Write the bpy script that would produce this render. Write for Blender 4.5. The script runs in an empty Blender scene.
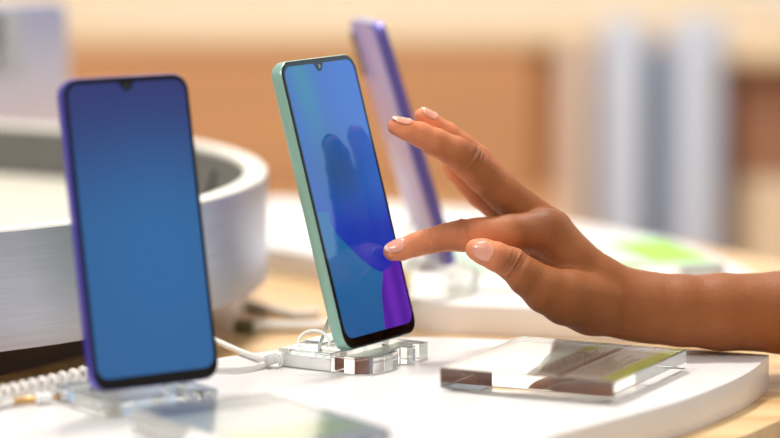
import bpy, bmesh, math, random
import numpy as np
from mathutils import Vector, Matrix
random.seed(4)
S = bpy.context.scene
COL = S.collection

# ------------------------------------------------------------------ camera
F = 3000.0; PITCH = math.radians(7.6); H = 0.305
cam = bpy.data.cameras.new('camera'); co = bpy.data.objects.new('camera', cam); COL.objects.link(co)
co.location = (0, 0, H); co.rotation_euler = (math.radians(90) - PITCH, 0, 0)
cam.sensor_width = 36; cam.lens = F / 780 * 36
cam.clip_start = .05; cam.clip_end = 60
cam.dof.use_dof = True; cam.dof.focus_distance = 1.69; cam.dof.aperture_fstop = 2.9
cam.dof.aperture_blades = 9
S.camera = co
S.view_settings.view_transform = 'Standard'; S.view_settings.look = 'None'
S.view_settings.exposure = 0.12; S.view_settings.gamma = 1; S.view_settings.use_curve_mapping = False

def ray(x, y):
    a = math.tan(PITCH)
    v = (219 - y) / F
    d = Vector(((x - 390) / F, math.cos(PITCH) + v * math.sin(PITCH), -math.sin(PITCH) + v * math.cos(PITCH)))
    return d
def P(x, y, Y):
    d = ray(x, y); return Vector((0, 0, H)) + d * (Y / d.y)
def Pz(x, y, z=0.0):
    d = ray(x, y); return Vector((0, 0, H)) + d * ((z - H) / d.z)

# ------------------------------------------------------------------ materials
def srgb(c):
    return tuple(((v / 255) / 12.92 if v / 255 <= .04045 else ((v / 255 + .055) / 1.055) ** 2.4) for v in c)
def mat(name, rgb, rough=.5, metal=0, var=.04, scale=60, bump=0, bscale=300, stretch=None, **kw):
    m = bpy.data.materials.new(name); m.use_nodes = True
    nt = m.node_tree; b = nt.nodes['Principled BSDF']
    c = srgb(rgb)
    tc = nt.nodes.new('ShaderNodeTexCoord'); mp = nt.nodes.new('ShaderNodeMapping')
    nt.links.new(tc.outputs['Object'], mp.inputs['Vector'])
    if stretch: mp.inputs['Scale'].default_value = stretch
    n = nt.nodes.new('ShaderNodeTexNoise'); n.inputs['Scale'].default_value = scale; n.inputs['Detail'].default_value = 4
    nt.links.new(mp.outputs[0], n.inputs['Vector'])
    r = nt.nodes.new('ShaderNodeValToRGB')
    r.color_ramp.elements[0].position = .3; r.color_ramp.elements[1].position = .7
    r.color_ramp.elements[0].color = tuple(max(0, v * (1 - var)) for v in c) + (1,)
    r.color_ramp.elements[1].color = tuple(min(1, v * (1 + var)) for v in c) + (1,)
    nt.links.new(n.outputs['Fac'], r.inputs['Fac']); nt.links.new(r.outputs['Color'], b.inputs['Base Color'])
    b.inputs['Roughness'].default_value = rough; b.inputs['Metallic'].default_value = metal
    for k, v in kw.items():
        b.inputs[k.replace('_', ' ')].default_value = v
    if bump:
        n2 = nt.nodes.new('ShaderNodeTexNoise'); n2.inputs['Scale'].default_value = bscale; n2.inputs['Detail'].default_value = 3
        nt.links.new(mp.outputs[0], n2.inputs['Vector'])
        bp = nt.nodes.new('ShaderNodeBump'); bp.inputs['Strength'].default_value = bump; bp.inputs['Distance'].default_value = .001
        nt.links.new(n2.outputs['Fac'], bp.inputs['Height']); nt.links.new(bp.outputs[0], b.inputs['Normal'])
    return m
def glassmat(name, rgb=(252, 255, 252), ior=1.49, rough=0.0):
    m = bpy.data.materials.new(name); m.use_nodes = True
    b = m.node_tree.nodes['Principled BSDF']
    b.inputs['Base Color'].default_value = srgb(rgb) + (1,)
    b.inputs['Transmission Weight'].default_value = 1; b.inputs['Roughness'].default_value = rough; b.inputs['IOR'].default_value = ior
    return m
M = {}
M['white'] = mat('white_lacquer', (234, 230, 228), .32, var=.015)
M['white_plastic'] = mat('white_plastic', (240, 240, 238), .4, var=.02)
M['rim'] = mat('pale_rim', (226, 224, 214), .4, var=.01)
M['cream'] = mat('cream_laminate', (206, 202, 188), .45, var=.02)
M['grey_in'] = mat('grey_felt', (112, 110, 106), .8, var=.05)
M['steel'] = mat('brushed_steel', (192, 198, 214), .36, 1, var=.06, scale=22, stretch=(1, 1, 40), bump=.05, bscale=90)
M['shade_plinth'] = mat('under_tray_shade', (70, 56, 42), .6, var=.1)
M['black'] = mat('black_glass', (4, 4, 5), .1, var=0, Specular_IOR_Level=.3)
M['green'] = mat('pale_green_metal', (142, 184, 170), .34, .35, var=.02, Coat_Weight=.3)
M['bluefr'] = mat('blue_violet_metal', (66, 62, 178), .28, .5, var=.02, Coat_Weight=.4)
M['purple_back'] = mat('lavender_glass', (178, 160, 214), .34, .1, var=.05, scale=12, Coat_Weight=.15)
M['purple_fr'] = mat('violet_metal', (96, 88, 168), .3, .45, var=.02, Coat_Weight=.4)
M['lav_back'] = mat('grey_lavender_glass', (150, 150, 200), .3, .2, var=.06, scale=8, Coat_Weight=.4)
M['cammod'] = mat('pale_grey_glass', (170, 172, 178), .35, .1, var=.03)
M['lens'] = mat('dark_lens', (14, 14, 26), .05, var=0, Coat_Weight=1.0)
M['dark'] = mat('dark_metal', (40, 38, 38), .4, .5)
M['acrylic'] = glassmat('clear_acrylic')
M['acrylic_worn'] = glassmat('scuffed_acrylic', rough=.16)
M['rubber'] = mat('white_rubber', (232, 230, 224), .55, var=.03)
M['gold'] = mat('gilded_metal', (214, 170, 104), .3, .8)
M['grncable'] = mat('olive_rubber', (120, 118, 86), .6)
M['taupe'] = mat('taupe_reflection', (150, 124, 114), .5, var=.02)
M['paper'] = mat('white_paper', (236, 237, 234), .55, var=.01)
M['greyprint'] = mat('warm_grey_print', (222, 212, 204), .5, var=.02)
M['ink'] = mat('brown_ink', (84, 62, 58), .5)
M['lime'] = mat('lime_print', (188, 208, 70), .5, var=.03)
M['brightlime'] = mat('bright_lime_print', (150, 214, 50), .5, var=.03)
M['mint'] = mat('mint_print', (192, 226, 200), .5, var=.02)
M['magnet'] = mat('white_stud', (236, 232, 226), .4)
M['orange'] = mat('orange_oak_panel', (194, 142, 98), .55, var=.08, scale=3, stretch=(1, 1, 8))
M['tan'] = mat('pale_oak_panel', (226, 178, 128), .55, var=.06, scale=3, stretch=(8, 1, 1))
M['counter'] = mat('cream_worktop', (218, 190, 152), .5, var=.02)
M['brownrec'] = mat('brown_panel', (170, 112, 64), .6, var=.06)
M['palegrey'] = mat('pale_grey_paint', (190, 197, 213), .4, var=.02)
M['slate'] = mat('slate_blue_paint', (112, 128, 154), .5, var=.02)
M['umber'] = mat('umber_board', (150, 104, 78), .6, var=.05)
M['peach'] = mat('peach_laminate', (222, 198, 168), .6, var=.03)
M['floorm'] = mat('beige_stone_floor', (196, 168, 134), .5, var=.05, scale=2)
M['wallm'] = mat('warm_plaster', (240, 238, 234), .8, var=.03, scale=2)

def gradient_finish():
    m = bpy.data.materials.new('shifting_lavender_finish'); m.use_nodes = True
    nt = m.node_tree; b = nt.nodes['Principled BSDF']; b.inputs['Roughness'].default_value = .35; b.inputs['Metallic'].default_value = .15
    tc = nt.nodes.new('ShaderNodeTexCoord'); sp = nt.nodes.new('ShaderNodeSeparateXYZ'); nt.links.new(tc.outputs['Object'], sp.inputs[0])
    mr = nt.nodes.new('ShaderNodeMapRange'); mr.inputs[1].default_value = .04; mr.inputs[2].default_value = .17; nt.links.new(sp.outputs['Z'], mr.inputs[0])
    r = nt.nodes.new('ShaderNodeValToRGB'); nt.links.new(mr.outputs[0], r.inputs['Fac']); nt.links.new(r.outputs[0], b.inputs['Base Color'])
    r.color_ramp.elements[0].color = srgb((222, 204, 208)) + (1,); r.color_ramp.elements[1].color = srgb((142, 148, 180)) + (1,)
    e = r.color_ramp.elements.new(.5); e.color = srgb((190, 188, 202)) + (1,)
    return m
M['lav_back'] = gradient_finish()

def wood():
    m = bpy.data.materials.new('blonde_oak'); m.use_nodes = True
    nt = m.node_tree; b = nt.nodes['Principled BSDF']; b.inputs['Roughness'].default_value = .42
    tc = nt.nodes.new('ShaderNodeTexCoord'); mp = nt.nodes.new('ShaderNodeMapping')
    mp.inputs['Rotation'].default_value = (0, 0, math.radians(-35)); mp.inputs['Scale'].default_value = (6, 70, 6)
    nt.links.new(tc.outputs['Object'], mp.inputs['Vector'])
    n = nt.nodes.new('ShaderNodeTexNoise'); n.inputs['Scale'].default_value = 1.0; n.inputs['Detail'].default_value = 8; n.inputs['Distortion'].default_value = .6
    nt.links.new(mp.outputs[0], n.inputs['Vector'])
    r = nt.nodes.new('ShaderNodeValToRGB')
    r.color_ramp.elements[0].position = .3; r.color_ramp.elements[0].color = srgb((206, 160, 104)) + (1,)
    r.color_ramp.elements[1].position = .68; r.color_ramp.elements[1].color = srgb((238, 206, 156)) + (1,)
    nt.links.new(n.outputs['Fac'], r.inputs['Fac']); nt.links.new(r.outputs[0], b.inputs['Base Color'])
    return m
M['wood'] = wood()

def skin():
    m = bpy.data.materials.new('brown_skin'); m.use_nodes = True
    nt = m.node_tree; b = nt.nodes['Principled BSDF']
    at = nt.nodes.new('ShaderNodeAttribute'); at.attribute_name = 'tone'
    tc = nt.nodes.new('ShaderNodeTexCoord')
    n = nt.nodes.new('ShaderNodeTexNoise'); n.inputs['Scale'].default_value = 90; n.inputs['Detail'].default_value = 5
    nt.links.new(tc.outputs['Object'], n.inputs['Vector'])
    mr = nt.nodes.new('ShaderNodeMapRange'); mr.inputs[3].default_value = .86; mr.inputs[4].default_value = 1.12
    nt.links.new(n.outputs['Fac'], mr.inputs[0])
    mx = nt.nodes.new('ShaderNodeVectorMath'); mx.operation = 'SCALE'
    nt.links.new(at.outputs['Color'], mx.inputs[0]); nt.links.new(mr.outputs[0], mx.inputs['Scale'])
    nt.links.new(mx.outputs[0], b.inputs['Base Color'])
    b.inputs['Roughness'].default_value = .52; b.inputs['Specular IOR Level'].default_value = .3
    b.inputs['Subsurface Weight'].default_value = .2; b.inputs['Subsurface Radius'].default_value = (1, .35, .15); b.inputs['Subsurface Scale'].default_value = .004
    v = nt.nodes.new('ShaderNodeTexVoronoi'); v.inputs['Scale'].default_value = 1100
    nt.links.new(tc.outputs['Object'], v.inputs['Vector'])
    n2 = nt.nodes.new('ShaderNodeTexNoise'); n2.inputs['Scale'].default_value = 420; n2.inputs['Detail'].default_value = 4
    nt.links.new(tc.outputs['Object'], n2.inputs['Vector'])
    ad = nt.nodes.new('ShaderNodeMath'); ad.operation = 'ADD'
    nt.links.new(v.outputs['Distance'], ad.inputs[0]); nt.links.new(n2.outputs['Fac'], ad.inputs[1])
    bp = nt.nodes.new('ShaderNodeBump'); bp.inputs['Strength'].default_value = .28; bp.inputs['Distance'].default_value = .0006
    nt.links.new(ad.outputs[0], bp.inputs['Height']); nt.links.new(bp.outputs[0], b.inputs['Normal'])
    return m
M['skin'] = skin()
M['nail'] = mat('nail', (230, 160, 134), .22, var=.02, Coat_Weight=.4)
M['nail_edge'] = mat('nail_edge', (238, 208, 178), .4, var=.01)
M['nail_thumb'] = mat('thumb_nail', (224, 156, 130), .25, var=.04, scale=200, Coat_Weight=.4)

def screenmat(name, strength=1.0):
    m = bpy.data.materials.new(name); m.use_nodes = True
    nt = m.node_tree; b = nt.nodes['Principled BSDF']
    at = nt.nodes.new('ShaderNodeAttribute'); at.attribute_name = 'pix'
    nt.links.new(at.outputs['Color'], b.inputs['Emission Color'])
    b.inputs['Emission Strength'].default_value = strength
    b.inputs['Base Color'].default_value = (.004, .004, .006, 1); b.inputs['Roughness'].default_value = .05
    b.inputs['IOR'].default_value = 1.45
    return m
M['screen'] = screenmat('lit_display')

# ------------------------------------------------------------------ helpers
def link(name, me, m=None, parent=None, smooth=True, matrix=None):
    o = bpy.data.objects.new(name, me); COL.objects.link(o)
    if m is not None:
        for x in (m if isinstance(m, (list, tuple)) else [m]): me.materials.append(x)
    if smooth:
        me.shade_smooth()
        try: me.set_sharp_from_angle(angle=math.radians(38))
        except Exception: pass
    if parent: o.parent = parent
    if matrix is not None: o.matrix_local = matrix
    return o
def from_bm(name, bm, m=None, parent=None, smooth=True, matrix=None, recalc=True):
    if recalc: bmesh.ops.recalc_face_normals(bm, faces=bm.faces)
    me = bpy.data.meshes.new(name); bm.to_mesh(me); bm.free()
    return link(name, me, m, parent, smooth, matrix)
def thing(name, label, cat, matrix=None, group=None):
    o = bpy.data.objects.new(name, None); COL.objects.link(o); o.empty_display_size = .02
    if matrix is not None: o.matrix_world = matrix
    o['label'] = label; o['category'] = cat
    if group: o['group'] = group
    return o
def tag(o, label, cat, group=None):
    o['label'] = label; o['category'] = cat
    if group: o['group'] = group
    return o
def struct(o): o['kind'] = 'structure'; return o
def rr(W, L, r, n=8, cx=0, cy=0):
    pts = []
    for (sx, sy, a0) in ((1, 1, 0), (-1, 1, 90), (-1, -1, 180), (1, -1, 270)):
        for i in range(n + 1):
            a = math.radians(a0 + 90 * i / n)
            pts.append((cx + sx * (W / 2 - r) + r * math.cos(a), cy + sy * (L / 2 - r) + r * math.sin(a)))
    return pts
def loft(bm, rings, cap0=True, cap1=True):
    R = [[bm.verts.new(p) for p in ring] for ring in rings]
    n = len(R[0])
    for a, b in zip(R, R[1:]):
        for i in range(n):
            bm.faces.new((a[i], a[(i + 1) % n], b[(i + 1) % n], b[i]))
    if cap0: bm.faces.new(R[0][::-1])
    if cap1: bm.faces.new(R[-1])
    return R
def slab(bm, pts, z0, z1, bev=0.0, seg=2):
    """prism of a CCW outline in xy, rounded top and bottom edges by normal inset"""
    def inset(pts, d):
        out = []; n = len(pts)
        for i in range(n):
            a = Vector(pts[i - 1]); b = Vector(pts[i]); c = Vector(pts[(i + 1) % n])
            t = ((b - a).normalized() + (c - b).normalized())
            t = t.normalized() if t.length > 1e-9 else (b - a).normalized()
            nn = Vector((-t.y, t.x)); out.append((b.x + nn.x * d, b.y + nn.y * d))
        return out
    rings = []
    if bev > 0:
        for k in range(seg + 1):
            a = math.pi / 2 * k / seg
            rings.append([(x, y, z0 + bev * (1 - math.sin(a))) for x, y in inset(pts, bev * (1 - math.cos(math.pi / 2 - a)) )])
        for k in range(seg + 1):
            a = math.pi / 2 * k / seg
            rings.append([(x, y, z1 - bev * (1 - math.cos(math.pi/2 - a) ) if False else z1 - bev + bev * math.sin(a)) for x, y in inset(pts, bev * (1 - math.cos(a)))])
        rings[0:seg + 1] = [[(x, y, z0 + bev - bev * math.sin(a)) for x, y in inset(pts, bev * (1 - math.cos(a)))] for a in [math.pi / 2 * (seg - k) / seg for k in range(seg + 1)]]
    else:
        rings = [[(x, y, z0) for x, y in pts], [(x, y, z1) for x, y in pts]]
    loft(bm, rings)
def box(bm, x0, x1, y0, y1, z0, z1, bev=0, seg=2):
    slab(bm, [(x0, y0), (x1, y0), (x1, y1), (x0, y1)], z0, z1, 0)
    if bev:
        es = [e for e in bm.edges if all(min(x0, x1) - 1e-7 <= v.co.x <= max(x0, x1) + 1e-7 for v in e.verts)]
        bmesh.ops.bevel(bm, geom=es, offset=bev, segments=seg, affect='EDGES', profile=.6)
def tube(bm, pts, r, n=12, closed=False):
    pts = [Vector(p) for p in pts]; R = []
    t0 = (pts[1] - pts[0]).normalized(); up = Vector((0, 0, 1)) if abs(t0.z) < .9 else Vector((1, 0, 0))
    x = up.cross(t0).normalized()
    for i, p in enumerate(pts):
        t = (pts[min(i + 1, len(pts) - 1)] - pts[max(i - 1, 0)]).normalized()
        x = (x - t * x.dot(t)).normalized(); y = t.cross(x)
        rad = r[i] if isinstance(r, (list, tuple)) else r
        R.append([p + (x * math.cos(2 * math.pi * k / n) + y * math.sin(2 * math.pi * k / n)) * rad for k in range(n)])
    loft(bm, R)
def cr(pts, n=8):
    pts = [Vector(p) for p in pts]; q = [2 * pts[0] - pts[1]] + pts + [2 * pts[-1] - pts[-2]]; out = []
    for i in range(1, len(q) - 2):
        a, b, c, d = q[i - 1:i + 3]
        for k in range(n):
            t = k / n
            out.append(.5 * ((2 * b) + (c - a) * t + (2 * a - 5 * b + 4 * c - d) * t * t + (3 * b - a - 3 * c + d) * t ** 3))
    out.append(pts[-1]); return out
def lathe(bm, prof, cx, cy, n=160, closed=True):
    R = []
    for k in range(n):
        a = 2 * math.pi * k / n
        R.append([bm.verts.new((cx + r * math.cos(a), cy + r * math.sin(a), z)) for r, z in prof])
    m = len(prof)
    for k in range(n):
        A = R[k]; B = R[(k + 1) % n]
        for j in range(m if closed else m - 1):
            bm.faces.new((A[j], B[j], B[(j + 1) % m], A[(j + 1) % m]))
def frame_matrix(right, fwd, up, pos):
    m = Matrix.Identity(4)
    for i, v in enumerate((right, fwd, up)):
        for k in range(3): m[k][i] = v[k]
    m.translation = Vector(pos); return m

# ------------------------------------------------------------------ setting
TAB = -0.0195
bm = bmesh.new(); box(bm, -7, 7, -2, 9, -.95, -.90)
struct(from_bm('floor', bm, M['floorm'], smooth=False))
bm = bmesh.new(); box(bm, -7, 7, 7.5, 7.6, -.9, 2.2)
struct(from_bm('wall_back', bm, M['wallm'], smooth=False))

# wooden demo table: top with an oblique front right edge, on legs
e1 = Pz(738, 438, TAB); e2 = Pz(782, 419, TAB); dv = (e2 - e1).normalized()
c0 = e1 - dv * .45; c1 = e2 + dv * .35
tab = thing('display_table', 'blonde oak display table the white platforms and the steel tray stand on', 'table', Matrix.Translation((-.1, 1.9, -.9)))
bm = bmesh.new()
slab(bm, [(-1.2, c0.y), (c0.x, c0.y), (c1.x, c1.y), (c1.x + .02, 2.0), (.12, 2.46), (-1.2, 2.56)], TAB - .04, TAB, .0015)
o = from_bm('tabletop', bm, M['wood'], tab); o.matrix_parent_inverse = tab.matrix_world.inverted()
for (x, y) in ((-1.1, c0.y + .2), (c1.x - .12, c1.y + .12), (-1.1, 2.4), (.15, 2.28)):
    bm = bmesh.new(); box(bm, x - .03, x + .03, y - .03, y + .03, -.9, TAB - .04, .003)
    o = from_bm('leg', bm, M['wood'], tab); o.matrix_parent_inverse = tab.matrix_world.inverted()

# front platform (leaf shaped white slab)
back = [Pz(x, y) for x, y in ((769, 354.5), (700, 350), (620, 345.5), (540, 341), (470, 338), (410, 337), (350, 341), (290, 348), (230, 356), (160, 368), (90, 382), (0, 398), (-90, 420))]
front = [Pz(x, y) for x, y in ((560, 433), (602, 422), (645, 410.5), (688, 398), (729, 382), (752, 370), (766, 359))]
outl = cr(back, 8)[:-1] + cr([back[-1], Vector((-.36, 1.40, 0)), Vector((-.30, 1.30, 0)), Vector((-.14, 1.26, 0)), Vector((0, 1.34, 0)), front[0]], 8)[:-1] + cr(front, 8)
bm = bmesh.new(); slab(bm, [(p.x, p.y) for p in outl], TAB, 0, .0008)
tag(from_bm('display_platform', bm, M['white']), 'glossy white platform in the foreground with a pointed right corner, under the two front phones', 'platform')
# rear platform
fr = [Pz(x, y, TAB) for x, y in ((255, 273), (300, 279), (345, 291), (385, 313), (415, 328), (445, 334), (500, 336.5), (560, 339.5), (640, 344), (720, 349), (760, 345))]
bk = [Pz(x, y) for x, y in ((790, 300), (745, 268), (670, 240), (580, 224), (490, 211), (400, 204), (300, 199), (240, 199))]
outl = cr(fr, 6)[:-1] + cr(bk, 6)
bm = bmesh.new(); slab(bm, [(p.x, p.y) for p in outl], TAB, 0, .0008)
tag(from_bm('display_platform', bm, M['white']), 'white platform at the back beyond the hand, under the purple phone', 'platform')

# round steel tray on a shadow-coloured plinth
RC = (-.43, 1.935); R0 = .350; ZT = .0775; ZB = .008
tray = thing('display_tray', 'round brushed steel tray with white rim and recessed cream floor, behind the blue phone', 'tray', Matrix.Translation((RC[0], RC[1], TAB)))
def tp(name, bm, m):
    o = from_bm(name, bm, m, tray); o.matrix_parent_inverse = tray.matrix_world.inverted(); return o
bm = bmesh.new(); lathe(bm, [(R0 - .004, ZB), (R0, ZB + .001), (R0, ZT - .0012), (R0 - .003, ZT - .0012), (R0 - .004, ZB + .003)], *RC, n=200); tp('outer_band', bm, M['steel'])
bm = bmesh.new(); lathe(bm, [(R0 - .0004, ZT - .0012), (R0 - .0012, ZT), (R0 - .0135, ZT), (R0 - .0145, ZT - .001), (R0 - .0145, ZT - .003), (R0 - .003, ZT - .003)], *RC, n=200); tp('rim', bm, M['rim'])
bm = bmesh.new(); lathe(bm, [(R0 - .0155, ZT - .003), (R0 - .0155, ZT - .040), (R0 - .0075, ZT - .040), (R0 - .0075, ZT - .003)], *RC, n=200); tp('inner_wall', bm, M['grey_in'])
bm = bmesh.new(); slab(bm, [(RC[0] + (R0 - .016) * math.cos(2 * math.pi * k / 160), RC[1] + (R0 - .016) * math.sin(2 * math.pi * k / 160)) for k in range(160)], ZB + .004, ZT - .037); tp('tray_floor', bm, M['cream'])
bm = bmesh.new(); slab(bm, [(-.45 + .29 * math.cos(2 * math.pi * k / 96), 1.925 + .29 * math.sin(2 * math.pi * k / 96)) for k in range(96)], TAB, ZB + .004); tp('shade_plinth', bm, M['shade_plinth'])  # dark brown stands in for shaded table wood under the tray
# stub of dark cable in the tray
bm = bmesh.new(); a = P(203, 190, 1.93); b = P(217, 174, 2.0)
zf = ZT - .037
tube(bm, cr([Vector((a.x - .012, 1.93, zf + .002)), Vector((a.x - .004, 1.945, zf + .006)), Vector((b.x - .004, 1.965, zf + .017)), Vector((b.x, 1.975, ZT - .004))], 6), .0016, 10)
tag(from_bm('tray_cable', bm, M['dark']), 'short dark cable end rising inside the round tray, right of the blue phone', 'cable')

# ------------------------------------------------------------------ phones
def lerp(a, b, t): return tuple(x + (y - x) * t for x, y in zip(a, b))
def sst(a, b, x):
    t = max(0, min(1, (x - a) / (b - a))); return t * t * (3 - 2 * t)
def inpoly(x, y, poly):
    c = False; j = len(poly) - 1
    for i in range(len(poly)):
        if (poly[i][1] > y) != (poly[j][1] > y) and x < (poly[j][0] - poly[i][0]) * (y - poly[i][1]) / (poly[j][1] - poly[i][1]) + poly[i][0]: c = not c
        j = i
    return c

def make_phone(name, label, matrix, W, L, T, frame_m, back_m=None, module=None, pix=None, nx=40, nz=80, group=None):
    """local: x right (seen from the screen), -y out of the screen, z up; origin at bottom centre of the screen face"""
    t = thing(name, label, 'phone', matrix, group)
    r = .0092
    def ring(ins, y): return [(x, y, z + L / 2) for x, z in rr(W - 2 * ins, L - 2 * ins, r - ins * .8, 10)]
    bm = bmesh.new()
    prof = [(.0012, .0004), (.0004, .0004), (0, .0010), (-.0001, .0016), (-.0001, T - .0016), (.0003, T - .0008), (.0010, T - .0003), (.0016, T)]
    loft(bm, [ring(i, y) for i, y in prof]); from_bm('frame', bm, frame_m, t)
    # front glass with bezel, hole for the display with a drop notch
    zb = .0062; zt = .0032; sx = .0027
    DW = W - 2 * sx; DL = L - zb - zt; dz = zb + DL / 2
    inner = [(x, z + dz) for x, z in rr(DW, DL, .0066, 8)]
    top = zb + DL
    # insert notch in the top edge (goes from +x to -x)
    idx = next(i for i in range(len(inner)) if inner[i][0] < 0 and inner[i][1] > L / 2)
    nw = .0043; nd = .0046
    notch = []
    for k in range(21):
        u = 1 - 2 * k / 20
        notch.append((u * nw * 1.25, top - nd * (1 - sst(.18, 1.0, abs(u)))))
    inner2 = inner[:idx] + notch + inner[idx:]
    outer = [(x, z + L / 2) for x, z in rr(W - .0028, L - .0028, r - .0012, 10)]
    bm = bmesh.new()
    vi = [bm.verts.new((x, -.0001, z)) for x, z in inner2]; vo = [bm.verts.new((x, -.0001, z)) for x, z in outer]
    es = [bm.edges.new((vi[i], vi[(i + 1) % len(vi)])) for i in range(len(vi))] + [bm.edges.new((vo[i], vo[(i + 1) % len(vo)])) for i in range(len(vo))]
    bmesh.ops.triangle_fill(bm, use_beauty=True, use_dissolve=False, edges=es)
    ext = [f for f in bm.faces]
    for f in ext:
        if f.normal.y > 0: f.normal_flip()
    res = bmesh.ops.extrude_face_region(bm, geom=ext)
    for v in res['geom']:
        if isinstance(v, bmesh.types.BMVert): v.co.y += .0005
    loft(bm, [[(x, y, z + L / 2) for x, z in rr(W - 2 * i, L - 2 * i, r - i * .85, 10)] for i, y in ((.0014, -.0001), (.0010, -.00006), (.0006, .0001), (.0004, .0004), (.0004, .0008))], cap0=False, cap1=False)
    from_bm('bezel', bm, M['black'], t)
    # display
    me = bpy.data.meshes.new('display'); vs = []; cs = []; fs = []
    for j in range(nz + 1):
        for i in range(nx + 1):
            x = -DW / 2 + DW * i / nx; z = zb + DL * j / nz
            vs.append((x, .00005, z)); cs.append(pix(x, z) if pix else (.02, .02, .03))
    for j in range(nz):
        for i in range(nx):
            a = j * (nx + 1) + i; fs.append((a, a + 1, a + nx + 2, a + nx + 1))
    me.from_pydata(vs, [], fs)
    ca = me.color_attributes.new('pix', 'FLOAT_COLOR', 'POINT')
    ca.data.foreach_set('color', [v for c in cs for v in (*c, 1.0)])
    link('display', me, M['screen'], t, smooth=False)
    bm = bmesh.new(); zc = top - nd * .42
    loft(bm, [[(.0013 * s * math.cos(2 * math.pi * k / 20), y, zc + .0013 * s * math.sin(2 * math.pi * k / 20)) for k in range(20)] for s, y in ((1, -.00005), (1, -.00022), (.7, -.00026))])
    from_bm('front_camera', bm, M['lens'], t)
    # side keys
    for zc, hl in ((L * .66, .0045), (L * .76, .009)):
        bm = bmesh.new(); box(bm, W / 2 - .0004, W / 2 + .0005, T * .36, T * .64, zc - hl, zc + hl, .0002)
        from_bm('side_button', bm, frame_m, t)
    bm = bmesh.new()
    loft(bm, [[(x, y + T / 2, zz) for x, y in rr(.0090, .0030, .00145, 6)] for zz in (-.00006, .0006)])
    from_bm('charge_port', bm, M['dark'], t)
    bm = bmesh.new(); loft(bm, [ring(.0015, T - .0004), ring(.0018, T + .0002), ring(.0026, T + .0004)]); from_bm('back_panel', bm, back_m or frame_m, t)
    if module:
        mw, ml, lenses = module
        cx = W / 2 - .005 - mw / 2; cz = L - .005 - ml / 2
        bm = bmesh.new()
        loft(bm, [[(x, y, z) for x, z in rr(mw - 2 * i, ml - 2 * i, .006 - i, 8, cx, cz)] for i, y in ((0, T), (0, T + .0012), (.0006, T + .0018))])
        mo = from_bm('camera_module', bm, M['cammod'] if module[2] == 2 else back_m, t)
        for k in range(3):
            lz = cz + ml * (.30 - .29 * k); lx = cx + (mw * .12 if k < 2 else mw * .12)
            bm = bmesh.new()
            rad = .0062 if k < 2 else .0042
            loft(bm, [[(lx + rad * s * math.cos(2 * math.pi * q / 32), y, lz + rad * s * math.sin(2 * math.pi * q / 32)) for q in range(32)] for s, y in ((1, T + .0017), (1, T + .0028), (.9, T + .0031), (.86, T + .0027))])
            lo = from_bm('camera_lens', bm, M['lens'], mo)
    return t

# the middle phone: wallpaper given over its own width (u) and height (v)
def affine_px(W, L, TL, TR, BL):
    def f(x, z):
        u = x / W + .5; v = z / L
        return (TL[0] + (TR[0] - TL[0]) * u + (BL[0] - TL[0]) * (1 - v), TL[1] + (TR[1] - TL[1]) * u + (BL[1] - TL[1]) * (1 - v))
    return f
GW, GL = .0757, .1644
gpx = affine_px(GW, GL, (277, 62), (355, 53), (348, 351.5))
PETAL = [(328, 205), (331, 224), (338, 236), (352, 251), (365, 264), (377, 274), (386, 278), (394, 274), (399, 266), (401, 258), (420, 240), (400, 120), (360, 100), (345, 130), (334, 150), (328, 180)]
def green_pix(x, z):
    u = x / GW + .5; v = z / GL; px, py = gpx(x, z)
    # upper wallpaper, blue brightened to the right in place of reflected light, teal streak to the left
    c = lerp(srgb((12, 80, 168)), srgb((24, 92, 180)), sst(.1, .9, u))
    teal = math.exp(-((u - .22 - .25 * (1 - v)) / .16) ** 2) * sst(.5, .95, v)
    c = lerp(c, srgb((8, 112, 148)), .9 * teal)
    teal2 = math.exp(-((u - .45) / .3) ** 2 - ((v - .60) / .13) ** 2)
    c = lerp(c, srgb((10, 72, 118)), .75 * teal2)
    c = lerp(c, srgb((10, 46, 160)), .9 * (1 - sst(.36, .56, v)))
    c = lerp(c, srgb((22, 30, 158)), .8 * (1 - sst(.25, .36, v)) * sst(.3, .9, u))
    # lower field below the big petal
    if py > 190 and not inpoly(px, py, PETAL) and py > 214 + (px - 328) * 0.2:
        purple = [(387, 275), (385.5, 300), (389, 335), (430, 340), (425, 255), (402, 258)]
        if inpoly(px, py, purple):
            w = .5 + .5 * math.sin(px * .35 - py * .08)
            c = lerp(srgb((74, 28, 146)), srgb((98, 38, 168)), w)
        else:
            c = lerp(srgb((20, 96, 152)), srgb((28, 86, 140)), sst(250, 340, py))  # muted blue paints in the table mirrored in the glass
    return c
MG = Matrix(((0.53546, -0.81313 * -1 * -1, -0.22824), (0.84455, 0.51631, 0.14197), (0.0024, -0.26878, 0.9632))).to_4x4()
gpos = Vector((-.0038, 1.6658, .0002 - .292 + H)); MG.translation = gpos
green = make_phone('smartphone', 'smartphone with pale green frame, its blue and violet screen touched by the finger', MG, GW, GL, .0081, M['green'], M['green'], (.02, .034, 1), green_pix, 190, 400)

k = .978
BW, BL = .0757 * k * 1.035, .1644 * k * 1.012
def blue_pix(x, z):
    u = x / BW + .5; v = z / BL
    c = lerp(srgb((36, 90, 144)), srgb((34, 44, 104)), sst(.45, 1.0, v))
    g = math.exp(-((u - .62) / .5) ** 2 - ((v - .42) / .3) ** 2)
    return lerp(c, srgb((32, 98, 154)), .7 * g)
MB = Matrix(((0.81171, -0.57359, -0.11007), (0.58404, 0.79543, 0.16185), (-0.00529, -0.19566, 0.98066))).to_4x4()
MB.translation = Vector((-.1234 * k, 1.5748 * k, H + (-.0068 - .2928) * k))
blue = make_phone('smartphone', 'smartphone with blue violet frame and plain dark blue screen, nearest on the left', MB, BW, BL, .0081 * k, M['bluefr'], M['bluefr'], (.02, .034, 1), blue_pix, 30, 60)

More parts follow.
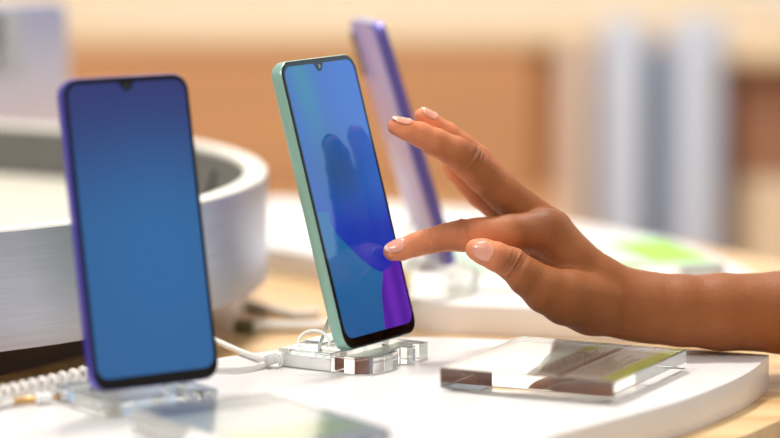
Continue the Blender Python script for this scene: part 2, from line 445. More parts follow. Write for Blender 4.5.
# purple phone shows its back: fitted with the back seen as the front, so turn it round
def back_matrix(R, pos, T):
    r = Vector((R[0][0], R[1][0], R[2][0])); f = Vector((R[0][1], R[1][1], R[2][1])); u = Vector((R[0][2], R[1][2], R[2][2]))
    return frame_matrix(-r, -f, u, Vector(pos) + f * T)
RP = ((0.2208, 0.93179, -0.28814), (-0.97514, 0.21651, -0.04707), (0.01853, 0.29137, 0.95643))
MP = back_matrix(RP, (.0276, 1.9383, .0048 - .292 + H), .0085)
purple = make_phone('smartphone', 'lavender smartphone seen from its back and violet edge, standing behind the touched phone', MP, .0757, .1644, .0081, M['purple_fr'], M['purple_back'], (.022, .036, 1), None, 4, 4)
# grey lavender phone, back view, at the upper left behind the tray
az = math.radians(16); le = math.radians(9)
r_ = Vector((math.cos(az), math.sin(az), 0)); u_ = Vector((-.05, .12, .99)); u_ = (u_ - r_ * u_.dot(r_)).normalized(); f_ = u_.cross(r_)
tr = P(66, 2, 2.42); ZL = TAB + .013
base = tr - u_ * ((tr.z - ZL) / u_.z) - r_ * .0385
sL = (tr.z - ZL) / u_.z
ML = back_matrix(((r_.x, f_.x, u_.x), (r_.y, f_.y, u_.y), (r_.z, f_.z, u_.z)), base, .0085)
lav = make_phone('smartphone', 'grey lavender smartphone seen from its back, upper left behind the round tray', ML, .078, sL, .0081, M['lav_back'], M['lav_back'], (.036, .052, 2), None, 4, 4)

# ------------------------------------------------------------------ phone stands
def make_stand(label, pm, z0, ht, flip=False, T=.0081, white=True):
    ht = ht - .27 * T
    """clear block in the ground frame of its phone; origin under bottom centre of the phone's screen face"""
    r = Vector((pm[0][0], pm[1][0], 0)).normalized(); n = Vector((r.y, -r.x, 0))    # n: out of the screen
    fwd = -n
    p = pm.translation
    m = frame_matrix(r, fwd, Vector((0, 0, 1)), (p.x, p.y, z0))
    t = thing('phone_stand', label, 'phone stand', m)
    g = M['acrylic']
    def b(name, x0, x1, y0, y1, a, c, mm=g, bev=.0006, par=t):
        bm = bmesh.new(); box(bm, x0, x1, y0, y1, a, c, bev); return from_bm(name, bm, mm, par, smooth=False)
    h = ht - .0008
    # front tongue with two notches, body behind
    bm = bmesh.new()
    pts = [(-.0135, .030), (-.0135, .0115), (-.036, .0115), (-.036, -.004)] if white else [(-.036, .030), (-.036, -.004)]
    pts += [(-.030, -.0125), (-.013, -.0145), (-.004, -.0125), (-.003, -.008), (.006, -.008), (.007, -.0125), (.014, -.0125), (.0145, -.008), (.019, -.008), (.020, -.0115), (.029, -.0115), (.030, .030)]
    slab(bm, pts, .0002, h, .0005, 2); from_bm('base_block', bm, g, t, smooth=False)
    b('back_block', -.0135 if white else -.035, .029, .0306, .048, .0002, h + .0005)
    b('mounting_pad', -.010, .024, .032, .0465, h + .0006, h + .0016, M['white_plastic'], .0003)
    if white:
        b('white_box', -.0355, -.0142, .0120, .0475, .0002, h - .0030, M['white_plastic'], .0006)
        b('clear_lid', -.0355, -.0142, .0120, .0475, h - .0028, h + .0006, g, .0006)
    # support ribs rising behind the phone
    for x in (-.022, .022):
        bm = bmesh.new()
        rings = [[(x + s, y, z) for y, z in ((T + .004, h + .0001), (.028, h + .0001), (T + .0105, h + .024), (T + .0082, h + .024))] for s in (-.0035, .0035)]
        loft(bm, rings); from_bm('back_rest', bm, g, t, smooth=False)
    return t
zb = gpos.z
sg = make_stand('clear acrylic stand under the pale green phone', MG, 0, MG.translation.z - .0004)
sb = make_stand('clear acrylic stand under the blue violet phone', MB, 0, MB.translation.z - .0004, white=False)
sp = make_stand('clear acrylic stand under the lavender phone behind the hand', MP, 0, MP.translation.z - .0004, white=False)
sl = make_stand('clear stand under the grey lavender phone behind the round tray', ML, TAB, ZL - TAB - .0004)

# ------------------------------------------------------------------ acrylic card holders
def make_holder(label, corner, ex, ey, w, d, kind, group=None, h=.0125):
    """corner = front left corner on the ground, ex along the front, ey to the back"""
    ex = Vector(ex).normalized(); ey = Vector((-ex.y, ex.x, 0))
    m = frame_matrix(ex, ey, Vector((0, 0, 1)), corner)
    t = thing('card_holder', label, 'card holder', m, group)
    zc = .0008
    bm = bmesh.new(); box(bm, 0, w, 0, d, zc + (.0006 if kind != 'mint' else 0), h, .0005)
    if kind == 'mint': zc = h + .0001     # this card lies on top of its block
    from_bm('block', bm, M['acrylic_worn' if kind == 'white' else 'acrylic'], t, smooth=False)
    z0 = zc; z1 = zc + .0003
    def q(bm, pts, a=z0, b=z1):
        R = [[(x * w, y * d, z) for x, y in pts] for z in (a, b)]; loft(bm, R)
    a, b = .02, .98
    card = bmesh.new(); q(card, [(a, a), (b, a), (b, b), (a, b)]); card = from_bm('card', card, {'grey': M['greyprint'], 'mint': M['mint'], 'white': M['paper']}[kind], t, smooth=False)
    up = z1 + .00002
    def pr(name, quads, mm):
        bm = bmesh.new()
        for pts in quads: q(bm, pts, up, up + .00008)
        from_bm(name, bm, mm, card, smooth=False)
    if kind == 'grey':
        pr('blank_panel', [[(.161, a), (.419, a), (.419, b), (.161, b)], [(a, .101), (.16, .101), (.16, b), (a, b)]], M['paper'])  # middle is blank paper; the left strip's white stands in for glare
        pr('dark_stripe', [[(.60, .14), (.64, .14), (.64, b), (.60, b)]], M['ink'])
        pr('front_reflection', [[(a, a), (.16, a), (.16, .10), (a, .10)], [(.42, a), (b, a), (b, .12), (.42, .12)]], M['taupe'])  # taupe painted on as the arm's reflection in the block's front face
        pr('lime_band', [[(.86, .14), (b, .14), (b, b), (.86, b)], [(.43, .82), (.50, .82), (.50, b), (.43, b)]], M['lime'])
        rows = []
        rnd = random.Random(2)
        for i in range(9):
            x0 = .445 + .0165 * i if i < 8 else .58
            y = .2
            while y < .78:
                ln = rnd.uniform(.03, .09); rows.append([(x0, y), (x0 + .011, y), (x0 + .011, y + ln), (x0, y + ln)]); y += ln + .02
        for i in range(8):
            x0 = .665 + .023 * i; y = .22
            while y < rnd.uniform(.6, .9):
                ln = rnd.uniform(.03, .08); rows.append([(x0, y), (x0 + .011, y), (x0 + .011, y + ln), (x0, y + ln)]); y += ln + .022
        pr('print', rows, M['ink'])
    elif kind == 'mint':
        pr('lime_band', [[(.74, .12), (b, .12), (b, .80), (.74, .80)]], M['brightlime'])
        pr('green_mark', [[(.50, .03), (.68, .03), (.68, .12), (.50, .12)]], M['brightlime'])
    else:
        pr('blank_panel', [[(a, .1), (.6, .1), (.6, b), (a, b)]], M['paper'])
        pr('grey_panel', [[(.88, a), (b, a), (b, b), (.88, b)], [(a, a), (.18, a), (.18, b), (a, b)]], M['greyprint'])
        pr('lime_band', [[(.62, .1), (.86, .1), (.86, b), (.62, b)]], M['lime'])
    for x, y in ((.05, .05), (.95, .05), (.05, .95), (.95, .95)):
        bm = bmesh.new(); loft(bm, [[(x * w + .0022 * s * math.cos(2 * math.pi * i / 20), y * d + .0022 * s * math.sin(2 * math.pi * i / 20), z) for i in range(20)] for s, z in ((.9, 0), (1, .0004), (1, .00078))])
        from_bm('foot', bm, M['magnet'], t)
    return t
ZH = .0125
A = Pz(440, 367.5, ZH); B = Pz(614, 382.5, ZH); C = Pz(697, 350, ZH)
hold = make_holder('clear card holder with brown and lime printed card, on the right under the wrist', (A.x, A.y, 0), (B - A), None, (B - A).length, (C - B).length, 'grey')
A2 = Pz(130, 407, ZH); B2 = Pz(268, 391, ZH); C2 = Pz(392, 429, ZH)
e = (C2 - B2).normalized(); w2 = (C2 - B2).length; d2 = (B2 - A2).length
corner = Vector((A2.x, A2.y, 0))
e2d = Vector((e.x, e.y, 0)).normalized(); ey = Vector((-e2d.y, e2d.x, 0))
corner = Vector((C2.x, C2.y, 0)) - e2d * w2 - ey * d2
make_holder('blurred clear card holder lying nearest, bottom centre in front of the two phones', corner, e2d, None, w2, d2, 'white')
A3 = Pz(655, 236, ZH); B3 = Pz(726, 264, ZH)
e3 = Vector((B3.x - A3.x, B3.y - A3.y, 0)); 
# long side runs from back to right corner: front-left corner lies to the left
ey3 = -e3.normalized(); ex3 = Vector((ey3.y, -ey3.x, 0))
corner3 = Vector((B3.x, B3.y, 0)) - ex3 * .17
make_holder('card holder with mint card and bright lime band, behind the wrist', corner3, ex3, None, .17, e3.length, 'mint')

# ------------------------------------------------------------------ cables
def cable(name, label, parts, cat='cable'):
    t = thing(name, label, cat, Matrix.Translation(parts[0][1][0]))
    for nm, pts, r, mm in parts:
        bm = bmesh.new(); tube(bm, cr(pts, 8), r if not isinstance(r, list) else r, 12)
        o = from_bm(nm, bm, mm, t); o.matrix_parent_inverse = t.matrix_world.inverted()
    return t
rz = .0022
cable('charging_cable', 'thin white cable looping left from the green phone stand towards the blue phone', [
    ('cord', [Pz(283, 357, .005), Pz(270, 360, .0035), Pz(250, 355, rz), Pz(232, 348, rz), Pz(214, 340, .001), Pz(196, 334, -.012), Pz(180, 333, TAB + rz)], .0017, M['rubber']),
    ('cord', [Pz(270, 362, rz), Pz(258, 366, rz), Pz(238, 369, rz), Pz(212, 369, rz), Pz(180, 372, rz), Pz(150, 378, rz)], .0016, M['rubber']),
    ('plug', [Pz(288, 355, .006), Pz(276, 358, .005), Pz(266, 361, .004)], .0032, M['white_plastic'])])
# clear tie wrapped round the cable
bm = bmesh.new(); c = Pz(271, 362, .004)
ax = (Pz(276, 358, .004) - Pz(262, 363, .004)).normalized(); sx_ = ax.cross(Vector((0, 0, 1))).normalized()
tube(bm, [c + (sx_ * math.cos(a) * .0052 + Vector((0, 0, 1)) * math.sin(a) * .0038 + ax * .0006 * a) for a in [i * 2 * math.pi / 24 for i in range(40)]], .0006, 8)
tag(from_bm('cable_tie', bm, M['white_plastic']), 'pale cable tie looped round the white cable left of the green phone stand', 'cable tie')
# small clear ring of cable behind the green phone's base
bm = bmesh.new(); c = Pz(314, 343, .017)
tube(bm, [c + Vector((math.cos(a) * .0085, math.sin(a) * .006, math.sin(a) * .006)) for a in [i * math.pi / 16 - .3 for i in range(20)]], .0009, 8)
tag(from_bm('sensor_lead', bm, M['white_plastic']), 'thin pale lead arching behind the foot of the green phone', 'cable')
# coiled cable at the left
pts0 = cr([Pz(-40, 408, .0058), Pz(0, 396, .0058), Pz(45, 385.5, .0058), Pz(92, 374, .0058), Pz(120, 368, .0058)], 10)
def coil(path, R, turns, per=14):
    out = []; n = int(turns * per)
    for i in range(n + 1):
        s = i / n * (len(path) - 1); a = int(min(s, len(path) - 2)); p = path[a].lerp(path[a + 1], s - a)
        t = (path[a + 1] - path[a]).normalized(); x = t.cross(Vector((0, 0, 1))).normalized(); y = x.cross(t)
        th = 2 * math.pi * turns * i / n
        out.append(p + (x * math.cos(th) + y * math.sin(th)) * R)
    return out
bm = bmesh.new(); tube(bm, coil(pts0, .0041, 19), .0015, 8)
tag(from_bm('coiled_cable', bm, M['rubber']), 'white coiled cable running along the platform edge, left of the blue phone', 'cable')
cable('jack_lead', 'cream lead with gilded jack lying in front of the coiled cable, far left', [
    ('cord', [Pz(-30, 414, .002), Pz(-8, 407, .0022), Pz(12, 402, .0026)], .0020, M['rubber']),
    ('jack', [Pz(12, 402, .0026), Pz(24, 400.5, .0026), Pz(36, 399.5, .0026)], .0019, M['gold']),
    ('sleeve', [Pz(36, 399.5, .003), Pz(44, 398.5, .003), Pz(51, 398, .003)], .0029, M['white_plastic']),
    ('tip', [Pz(51, 398, .003), Pz(60, 397, .003)], .0013, M['gold'])])
cable('power_lead', 'thick pale lead with dark olive plug on the oak table beside the tray', [
    ('cord', [Pz(252, 327, TAB + .004), Pz(285, 327, TAB + .004), Pz(318, 326, TAB + .004), Pz(350, 322, TAB + .004), Pz(372, 318, TAB + .004)], .0038, M['rubber']),
    ('plug', [Pz(236, 326, TAB + .0045), Pz(245, 326.5, TAB + .0045), Pz(254, 327, TAB + .0045)], .0044, M['grncable'])])
cable('flat_lead', 'pale lead lying on the oak table just behind the thicker one', [
    ('cord', [Pz(246, 305, TAB + .003), Pz(276, 311, TAB + .003), Pz(298, 315, TAB + .003), Pz(318, 313, TAB + .003)], .0030, M['rubber'])])

# ------------------------------------------------------------------ hand
touch_n = Vector((MG[0][1], MG[1][1], MG[2][1])) * -1
d = ray(384, 253); s = (gpos - Vector((0, 0, H))).dot(touch_n) / d.dot(touch_n); TP = Vector((0, 0, H)) + d * s
# put the fingertip's centre one radius away from the glass
rr_ = 9.6 / F * TP.y - .0004
y0_, y1_ = TP.y, TP.y + .02
f0 = (P(392.6, 251.5, y0_) - gpos).dot(touch_n); f1 = (P(392.6, 251.5, y1_) - gpos).dot(touch_n)
T0 = y0_ + (rr_ - f0) * (y1_ - y0_) / (f1 - f0)
print('T0', T0, TP.y)
MM = 1 / 1754.0
def C(x, y, dy, r):      # pixel centre, depth offset (m), radius in pixels
    q = P(x, y, T0 + dy); return (np.array(q), r * (T0 + dy) / F)
fingers = {
 'index': [C(392.6, 251.5, .000, 9.6), C(402, 249.5, .001, 10.6), C(416, 244.5, .002, 11.6), C(428, 241, .003, 12.6), C(445, 237.5, .003, 13.6), C(463, 235, .004, 16.6), C(480, 234, .005, 16.0), C(510, 233, .006, 18.4), C(545, 231, .008, 21)],
 'middle': [C(396, 126.8, .006, 8.8), C(406, 129.5, .008, 10.2), C(420, 134.5, .012, 12.2), C(435, 142, .014, 13.6), C(455, 152, .018, 15.4), C(470, 162.5, .020, 17.6), C(482, 175, .021, 17), C(505, 195, .022, 18.2), C(550, 229, .024, 20)],
 'ring': [C(422.5, 116.8, .030, 8.8), C(431, 123, .032, 10), C(447, 134.5, .036, 12), C(462, 147, .038, 13.6), C(476, 160, .040, 15.5), C(500, 186, .040, 16), C(552, 234, .040, 18)],
 'pinky': [C(450, 165, .048, 8), C(456, 172.5, .050, 9.3), C(468, 185, .053, 10.5), C(480, 196, .055, 12.2), C(500, 212, .056, 13), C(550, 244, .055, 16)],
 'thumb': [C(475.5, 249.3, -.018, 10.4), C(483, 251.5, -.018, 12.8), C(496, 256.5, -.018, 14.4), C(512, 264, -.017, 16.4), C(527, 277, -.016, 19), C(546, 290, -.014, 23.5), C(566, 297, -.010, 28), C(600, 304, .000, 29)],
}
palm = [  # chains
 [C(522, 246, .012, 6), C(548, 262, .012, 11), C(575, 285, .002, 20)],
 [C(548, 232, .009, 21), C(573, 259, .008, 21.5), C(600, 281, .008, 24), C(635, 303, .012, 29)],
 [C(552, 233, .024, 20), C(590, 272, .024, 21), C(640, 305, .022, 29)],
 [C(554, 240, .040, 19), C(590, 274, .038, 21), C(640, 306, .030, 27)],
 [C(556, 252, .054, 17), C(590, 284, .050, 22), C(640, 306, .034, 28)],
 [C(566, 298, -.004, 26), C(592, 303, .004, 31), C(630, 306, .012, 32)],
 [C(575, 290, .046, 24), C(610, 302, .044, 28), C(640, 306, .034, 28)],
]
arm = [
 [C(632, 306, .011, 31.5), C(652, 308, .011, 33.5), C(680, 310.5, .011, 34.3), C(720, 312, .014, 37), C(785, 312.5, .017, 40), C(900, 306, .02, 46), C(980, 302, .026, 50)],
 [C(632, 306, .032, 29), C(652, 307, .032, 31), C(680, 309, .032, 32.5), C(720, 311, .036, 35.5), C(785, 311.5, .040, 39), C(900, 304, .044, 44), C(980, 300, .05, 48)],
]
allp = [c for ch in list(fingers.values()) + palm + arm for c in ch]
lo = np.min([c[0] - c[1] for c in allp], 0) - .004; hi = np.max([c[0] + c[1] for c in allp], 0) + .004
HS = .00078
nn = np.ceil((hi - lo) / HS).astype(int) + 1
gx, gy, gz = [lo[i] + HS * np.arange(nn[i], dtype=np.float32) for i in range(3)]
def smin(a, b, k):
    h = np.clip(k - np.abs(a - b), 0, None); return np.minimum(a, b) - h * h / (4 * k)
def cone_d(p, A, B):
    a, ra = A; b, rb = B; ab = b - a; L2 = float(ab @ ab)
    t = ((p[0] - a[0]) * ab[0] + (p[1] - a[1]) * ab[1] + (p[2] - a[2]) * ab[2]) / L2
    t = np.clip(t, 0, 1)
    return np.sqrt((p[0] - a[0] - t * ab[0]) ** 2 + (p[1] - a[1] - t * ab[1]) ** 2 + (p[2] - a[2] - t * ab[2]) ** 2) - (ra + (rb - ra) * t)
BIG = .03
def chain_grid(ch, k):
    D = np.full(tuple(nn), BIG, np.float32)
    for A_, B_ in zip(ch, ch[1:]):
        l = np.minimum(A_[0] - A_[1], B_[0] - B_[1]) - .018; h = np.maximum(A_[0] + A_[1], B_[0] + B_[1]) + .018
        i0 = np.clip(((l - lo) / HS).astype(int), 0, nn - 1); i1 = np.clip(((h - lo) / HS).astype(int) + 1, 1, nn)
        sl_ = tuple(slice(a, b) for a, b in zip(i0, i1))
        p = (gx[sl_[0]][:, None, None], gy[sl_[1]][None, :, None], gz[sl_[2]][None, None, :])
        D[sl_] = smin(D[sl_], cone_d(p, A_, B_).astype(np.float32), k)
    return D
def chain_pt(p, ch, k):
    D = np.full(p[0].shape, BIG)
    for A_, B_ in zip(ch, ch[1:]): D = smin(D, cone_d(p, A_, B_), k)
    return D
Pm = None
for ch in palm:
    g = chain_grid(ch, .003); Pm = g if Pm is None else smin(Pm, g, .005)
Am = smin(chain_grid(arm[0], .004), chain_grid(arm[1], .004), .009)
Pm = smin(Pm, Am, .005)
D = None
for nme, ch in fingers.items():
    g = smin(Pm, chain_grid(ch, .0022), .0035 if nme == 'thumb' else .006)
    D = g if D is None else smin(D, g, .0012)
# dorsal creases: shallow grooves across joints (centre, axis, up, spacing list)
def groove(c, ax, nrm, offs, depth, halfw, reach):
    global D
    ax = ax / np.linalg.norm(ax); nrm = nrm - ax * (nrm @ ax); nrm = nrm / np.linalg.norm(nrm); sd = np.cross(ax, nrm)
    l = c - reach * 1.6; h = c + reach * 1.6
    i0 = np.clip(((l - lo) / HS).astype(int), 0, nn - 1); i1 = np.clip(((h - lo) / HS).astype(int) + 1, 1, nn)
    sl_ = tuple(slice(a, b) for a, b in zip(i0, i1))
    X = gx[sl_[0]][:, None, None] - c[0]; Y = gy[sl_[1]][None, :, None] - c[1]; Z = gz[sl_[2]][None, None, :] - c[2]
    u = X * ax[0] + Y * ax[1] + Z * ax[2]; v = X * nrm[0] + Y * nrm[1] + Z * nrm[2]; w = X * sd[0] + Y * sd[1] + Z * sd[2]
    mask = np.clip(v / (reach * .4), 0, 1) * np.exp(-(w / (reach * 1.0)) ** 2)
    add = 0
    for o_, q in offs:
        add = add + q * np.exp(-((u - o_ - .10 * w * w / reach * (1 if o_ > 0 else -1)) / halfw) ** 2)
    D[sl_] = D[sl_] + (depth * mask * add).astype(np.float32)
def FC(n, i): return fingers[n][i][0]
NR = {'index': np.array((-.1, -.55, .82)), 'middle': np.array((.3, -.35, .88)), 'ring': np.array((.4, -.3, .85)), 'thumb': np.array((-.05, -.97, .25))}
groove(FC('index', 5), FC('index', 4) - FC('index', 6), NR['index'], [(-.003, .8), (-.001, 1), (.0012, 1), (.0034, .7)], .0014, .0010, fingers['index'][5][1])
groove(FC('index', 3), FC('index', 2) - FC('index', 4), NR['index'], [(-.001, .8), (.0014, .8)], .0015, .0009, fingers['index'][3][1])
groove(FC('middle', 5), FC('middle', 4) - FC('middle', 6), NR['middle'], [(-.003, .7), (-.0003, 1), (.0025, .8)], .0016, .0010, fingers['middle'][5][1])
groove(FC('thumb', 3), FC('thumb', 2) - FC('thumb', 4), NR['thumb'], [(-.0032, .8), (-.001, 1), (.0014, 1), (.0036, .7)], .0017, .0010, fingers['thumb'][3][1])
# surface nets
def surface_nets(D):
    s = D < 0
    c = np.zeros(tuple(n - 1 for n in D.shape), np.int8)
    for i in (0, 1):
        for j in (0, 1):
            for k in (0, 1):
                c += s[i:i + c.shape[0], j:j + c.shape[1], k:k + c.shape[2]]
    act = (c > 0) & (c < 8); idx = -np.ones(c.shape, np.int64); cells = np.argwhere(act); idx[act] = np.arange(len(cells))
    acc = np.zeros((len(cells), 3)); cnt = np.zeros(len(cells))
    corners = [(i, j, k) for i in (0, 1) for j in (0, 1) for k in (0, 1)]
    vals = {q: D[cells[:, 0] + q[0], cells[:, 1] + q[1], cells[:, 2] + q[2]] for q in corners}
    for q in corners:
        for a in range(3):
            if q[a] == 0:
                q2 = list(q); q2[a] = 1; q2 = tuple(q2)
                v0, v1 = vals[q], vals[q2]; m_ = (v0 < 0) != (v1 < 0)
                t = np.where(m_, v0 / np.where(m_, v0 - v1, 1), 0)
                pt = np.tile(np.array(q, float), (len(cells), 1)); pt[:, a] += t
                acc[m_] += pt[m_]; cnt[m_] += 1
    V = lo + HS * (cells + acc / cnt[:, None])
    faces = []
    for a in range(3):
        b, c_ = (a + 1) % 3, (a + 2) % 3
        sA = [slice(None)] * 3; sB = [slice(None)] * 3; sA[a] = slice(0, -1); sB[a] = slice(1, None)
        s0 = s[tuple(sA)]; s1 = s[tuple(sB)]; e_ = np.argwhere(s0 != s1)
        fl = s0[e_[:, 0], e_[:, 1], e_[:, 2]]
        ok = (e_[:, b] > 0) & (e_[:, c_] > 0) & (e_[:, b] < idx.shape[b]) & (e_[:, c_] < idx.shape[c_]); e_ = e_[ok]; fl = fl[ok]
        def at(db, dc):
            q = e_.copy(); q[:, b] -= db; q[:, c_] -= dc; return idx[q[:, 0], q[:, 1], q[:, 2]]
        q = np.stack([at(1, 1), at(0, 1), at(0, 0), at(1, 0)], 1); q[~fl] = q[~fl][:, ::-1]; faces.append(q)
    return V, np.concatenate(faces)
V, Fc = surface_nets(D)
# light smoothing
for it in range(1):
    acc = np.zeros_like(V); cnt = np.zeros(len(V))
    for a in range(4):
        b = (a + 1) % 4
        for i_, j_ in ((Fc[:, a], Fc[:, b]), (Fc[:, b], Fc[:, a])):
            for q in range(3): acc[:, q] += np.bincount(i_, V[j_, q], len(V))
            cnt += np.bincount(i_, None, len(V))
    V = V * .5 + .5 * acc / cnt[:, None]
me = bpy.data.meshes.new('person'); me.from_pydata(V.tolist(), [], Fc.tolist()); me.update()
# skin tone: paler pink at fingertips and on the palm side
vn = np.empty(len(V) * 3, np.float32); me.vertex_normals.foreach_get('vector', vn); vn = vn.reshape(-1, 3)
base_c = np.array(srgb((150, 88, 45))); pale = np.array(srgb((238, 150, 104))); dusk = np.array(srgb((104, 54, 30)))
w = np.zeros(len(V))
for nme, ch in fingers.items():
    dd = np.linalg.norm(V - ch[0][0], axis=1); w = np.maximum(w, np.clip(1 - (dd - .006) / (.034 if nme != 'thumb' else .026), 0, 1))
    dch = chain_pt((V[:, 0], V[:, 1], V[:, 2]), ch[:-2] if len(ch) > 4 else ch, .002)
    nrm = NR.get(nme, np.array((.3, -.3, .9))); nrm = nrm / np.linalg.norm(nrm)
    under = np.clip(-(vn @ nrm) * 1.3 + .1, 0, 1) * np.clip(1 - dch / .002, 0, 1)
    w = np.maximum(w, under * .75)
w = w ** .8 * .9
colr = base_c[None] * (1 - w[:, None]) + pale[None] * w[:, None]
for nme, i in (('index', 5), ('middle', 5), ('thumb', 3), ('index', 8)):
    c_, r_0 = fingers[nme][i]; nrm = NR[nme] / np.linalg.norm(NR[nme])
    kk = np.exp(-(np.linalg.norm(V - (c_ + nrm * r_0 * .9), axis=1) / .0075) ** 2)[:, None] * .55
    colr = colr * (1 - kk) + dusk[None] * kk
ca = me.color_attributes.new('tone', 'FLOAT_COLOR', 'POINT')
ca.data.foreach_set('color', np.c_[colr, np.ones(len(V))].astype(np.float32).ravel())
hand = link('person', me, M['skin'])
hand['label'] = 'bare right hand and forearm of a person, index finger touching the middle screen'; hand['category'] = 'person'
# fingernails
def nail(nme, ctr_i, t_along, n, half_ang, length, mm, tipx=0.0):
    a = fingers[nme][0][0]; b = fingers[nme][2][0]; ax = a - b; ax = ax / np.linalg.norm(ax)
    n = np.array(n, float); n = n - ax * (n @ ax); n /= np.linalg.norm(n); sd = np.cross(ax, n)
    c = a - ax * t_along; NI, NJ = 16, 18
    ch = fingers[nme]
    ph = np.linspace(-half_ang, half_ang, NI + 1)
    def surf(c0, phv):
        r = 0.003; dr = np.cos(phv) * n + np.sin(phv) * sd
        for _ in range(40):
            q = c0 + dr * r; v = float(chain_pt((np.array([q[0]]), np.array([q[1]]), np.array([q[2]])), ch, .0022)[0]); r -= v * .9
        return r
    rm = np.array([surf(c - ax * length * .25, p_) for p_ in ph]); vs = []; fs = []; mi = []
    rt = [np.array([surf(c + ax * (length * (j / NJ - .5)), p_) for p_ in ph]) for j in range(NJ + 1)]
    for j in range(NJ + 1):
        s_ = j / NJ      # 0 base, 1 tip
        y_ = -1 + 2 * s_
        wd = (1 - abs(y_) ** 3.2) ** (1 / 2.4) if abs(y_) < 1 else 0
        wd = max(wd, .30 if s_ < .5 else .55)
        for i in range(NI + 1):
            p_ = ph[i] * wd
            r = max(np.interp(p_, ph, rt[j]) + .0002, np.interp(p_, ph, rm) * (1 - .75 * max(0, s_ - .35) ** 2)) - (.0004 if s_ < .03 else 0)
            curve = .0009 * (ph[i] / half_ang) ** 2 * (1 if s_ > .5 else -1)
            q = c + ax * (length * (s_ - .5) - curve) + (np.cos(p_) * n + np.sin(p_) * sd) * r; vs.append(tuple(q))
    for j in range(NJ):
        for i in range(NI):
            k0 = j * (NI + 1) + i; fs.append((k0, k0 + 1, k0 + NI + 2, k0 + NI + 1)); mi.append(1 if (j + 1) / NJ > .87 else 0)
    m_ = bpy.data.meshes.new('fingernail'); m_.from_pydata(vs, [], fs)
    o = link('fingernail', m_, [mm, M['nail_edge'] if nme != 'thumb' else M['nail_thumb']], hand)
    m_.polygons.foreach_set('material_index', mi)
    md = o.modifiers.new('thick', 'SOLIDIFY'); md.thickness = .0003; md.offset = 0
    return o
nail('index', 0, .0018, (-.15, -.62, .78), .95, .0125, M['nail'])
nail('middle', 0, .0016, (0, -.20, .97), .95, .0125, M['nail'])
nail('ring', 0, .0014, (.35, -.30, .88), .95, .0115, M['nail'])
nail('pinky', 0, .0005, (.45, -.1, .88), .9, .0095, M['nail'])
nail('thumb', 0, .0036, (-.02, -.96, .22), .80, .0130, M['nail_thumb'])

# ------------------------------------------------------------------ background shop fittings
def bx(name, x0, x1, y0, y1, z0, z1, mm, parent=None, bev=.004):
    bm = bmesh.new(); box(bm, x0, x1, y0, y1, z0, z1, bev); o = from_bm(name, bm, mm, parent, smooth=False)
    if parent: o.matrix_parent_inverse = parent.matrix_world.inverted()
    return o
cn = thing('shop_counter', 'long oak shop counter with cream top, far behind the phones', 'counter', Matrix.Translation((0, 4.3, -.9)))
bx('worktop', -1.6, .62, 3.98, 5.4, .004, .026, M['counter'], cn)
bx('front_panel', -1.6, .195, 3.99, 4.07, -.19, .004, M['orange'], cn)
bx('lower_panel', -1.6, .24, 4.00, 4.07, -.86, -.19, M['tan'], cn)
bx('recess_panel', .195, .60, 4.01, 4.10, -.19, .004, M['brownrec'], cn)
bx('end_panel', .24, .60, 4.06, 4.10, -.86, -.19, M['tan'], cn)
M['post'] = mat('beige_post', (222, 202, 186), .6, var=.03)
bx('corner_post', .225, .262, 3.93, 3.98, -.86, .004, M['post'], cn)
bx('body', -1.58, .60, 4.10, 5.35, -.9, .004, M['tan'], cn)
for x0, x1, lb in ((.270, .330, 'blurred pale grey display column, left of the pair at the back'), (.361, .430, 'blurred pale grey display column, right of the pair at the back')):
    t = thing('display_column', lb, 'column', Matrix.Translation(((x0 + x1) / 2, 3.85, -.9)))
    bm = bmesh.new()
    pts = [(x + (x0 + x1) / 2, y + 3.85) for x, y in rr(x1 - x0, .07, .02, 6)]
    slab(bm, pts, -.88, .050, .002); o = from_bm('shaft', bm, M['palegrey'], t); o.matrix_parent_inverse = t.matrix_world.inverted()
    bm = bmesh.new(); slab(bm, [(x + (x0 + x1) / 2, y + 3.85) for x, y in rr(x1 - x0 + .01, .085, .02, 6)], -.9, -.88); o = from_bm('foot', bm, M['slate'], t); o.matrix_parent_inverse = t.matrix_world.inverted()
tag(bx('slate_panel', .326, .366, 3.87, 3.90, -.9, .012, M['slate']), 'slate blue panel standing between the two pale grey columns', 'panel')
cb = thing('wooden_cabinet', 'dark brown and peach cabinet at the far right edge', 'cabinet', Matrix.Translation((.6, 3.9, -.9)))
bx('upper_case', .45, 1.3, 3.80, 3.96, -.15, .0, M['umber'], cb)
bx('cabinet_top', .43, 1.32, 3.75, 3.965, .0, .018, M['counter'], cb)
bx('lower_case', .455, 1.3, 3.74, 3.96, -.9, -.15, M['peach'], cb)

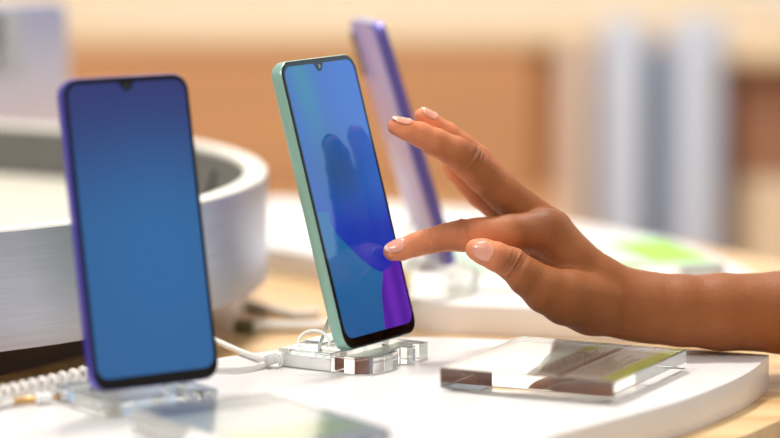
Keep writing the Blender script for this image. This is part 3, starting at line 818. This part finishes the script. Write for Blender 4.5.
# ------------------------------------------------------------------ light
w = bpy.data.worlds.new('world'); S.world = w; w.use_nodes = True
nt = w.node_tree; bg = nt.nodes['Background']
tc = nt.nodes.new('ShaderNodeTexCoord'); sp_ = nt.nodes.new('ShaderNodeSeparateXYZ'); nt.links.new(tc.outputs['Generated'], sp_.inputs[0])
rp = nt.nodes.new('ShaderNodeValToRGB'); mr = nt.nodes.new('ShaderNodeMapRange'); mr.inputs[1].default_value = -1; mr.inputs[2].default_value = 1
nt.links.new(sp_.outputs['Z'], mr.inputs[0]); nt.links.new(mr.outputs[0], rp.inputs['Fac'])
el = rp.color_ramp.elements; el[0].position = .3; el[0].color = srgb((176, 156, 136)) + (1,); el[1].position = .95; el[1].color = srgb((255, 250, 244)) + (1,)
e_ = el.new(.52); e_.color = srgb((232, 224, 218)) + (1,)
nt.links.new(rp.outputs[0], bg.inputs['Color']); bg.inputs['Strength'].default_value = .68
def area(name, loc, target, size, power, col=(1, .95, .88), sy=None):
    l = bpy.data.lights.new(name, 'AREA'); l.energy = power; l.size = size; l.color = col
    if sy: l.shape = 'RECTANGLE'; l.size_y = sy
    o = bpy.data.objects.new(name, l); COL.objects.link(o); o.location = loc
    o.rotation_euler = (Vector(target) - Vector(loc)).to_track_quat('-Z', 'Y').to_euler(); return o
area('ceiling_lamp', (-.12, 2.35, 1.8), (.0, 1.7, 0), .28, 32)
area('front_ceiling_lamp', (-.9, .5, 1.6), (0, 1.75, 0), .5, 15, (1, .97, .94))
area('counter_fill', (.0, 4.2, 1.7), (.0, 4.5, 0), 1.2, 6, (1, .94, .85), .6)  # added area light that lifts the far counter
area('wall_fill', (0, 6.4, 2.1), (0, 7.5, .8), 2.5, 60, (1, .95, .88), .4)  # added unseen light brightening the wall that the acrylic mirrors
area('reflection_light', (2.6, 3.1, .75), (0, 1.7, .1), 1.3, 8, (.5, .78, 1.0))  # added bluish area light, there to reflect in the green phone's screen
area('counter_front_light', (-.3, 2.9, .9), (-.1, 4.05, -.1), .6, 9, (1, .9, .78))  # unseen area light aimed at the counter's front
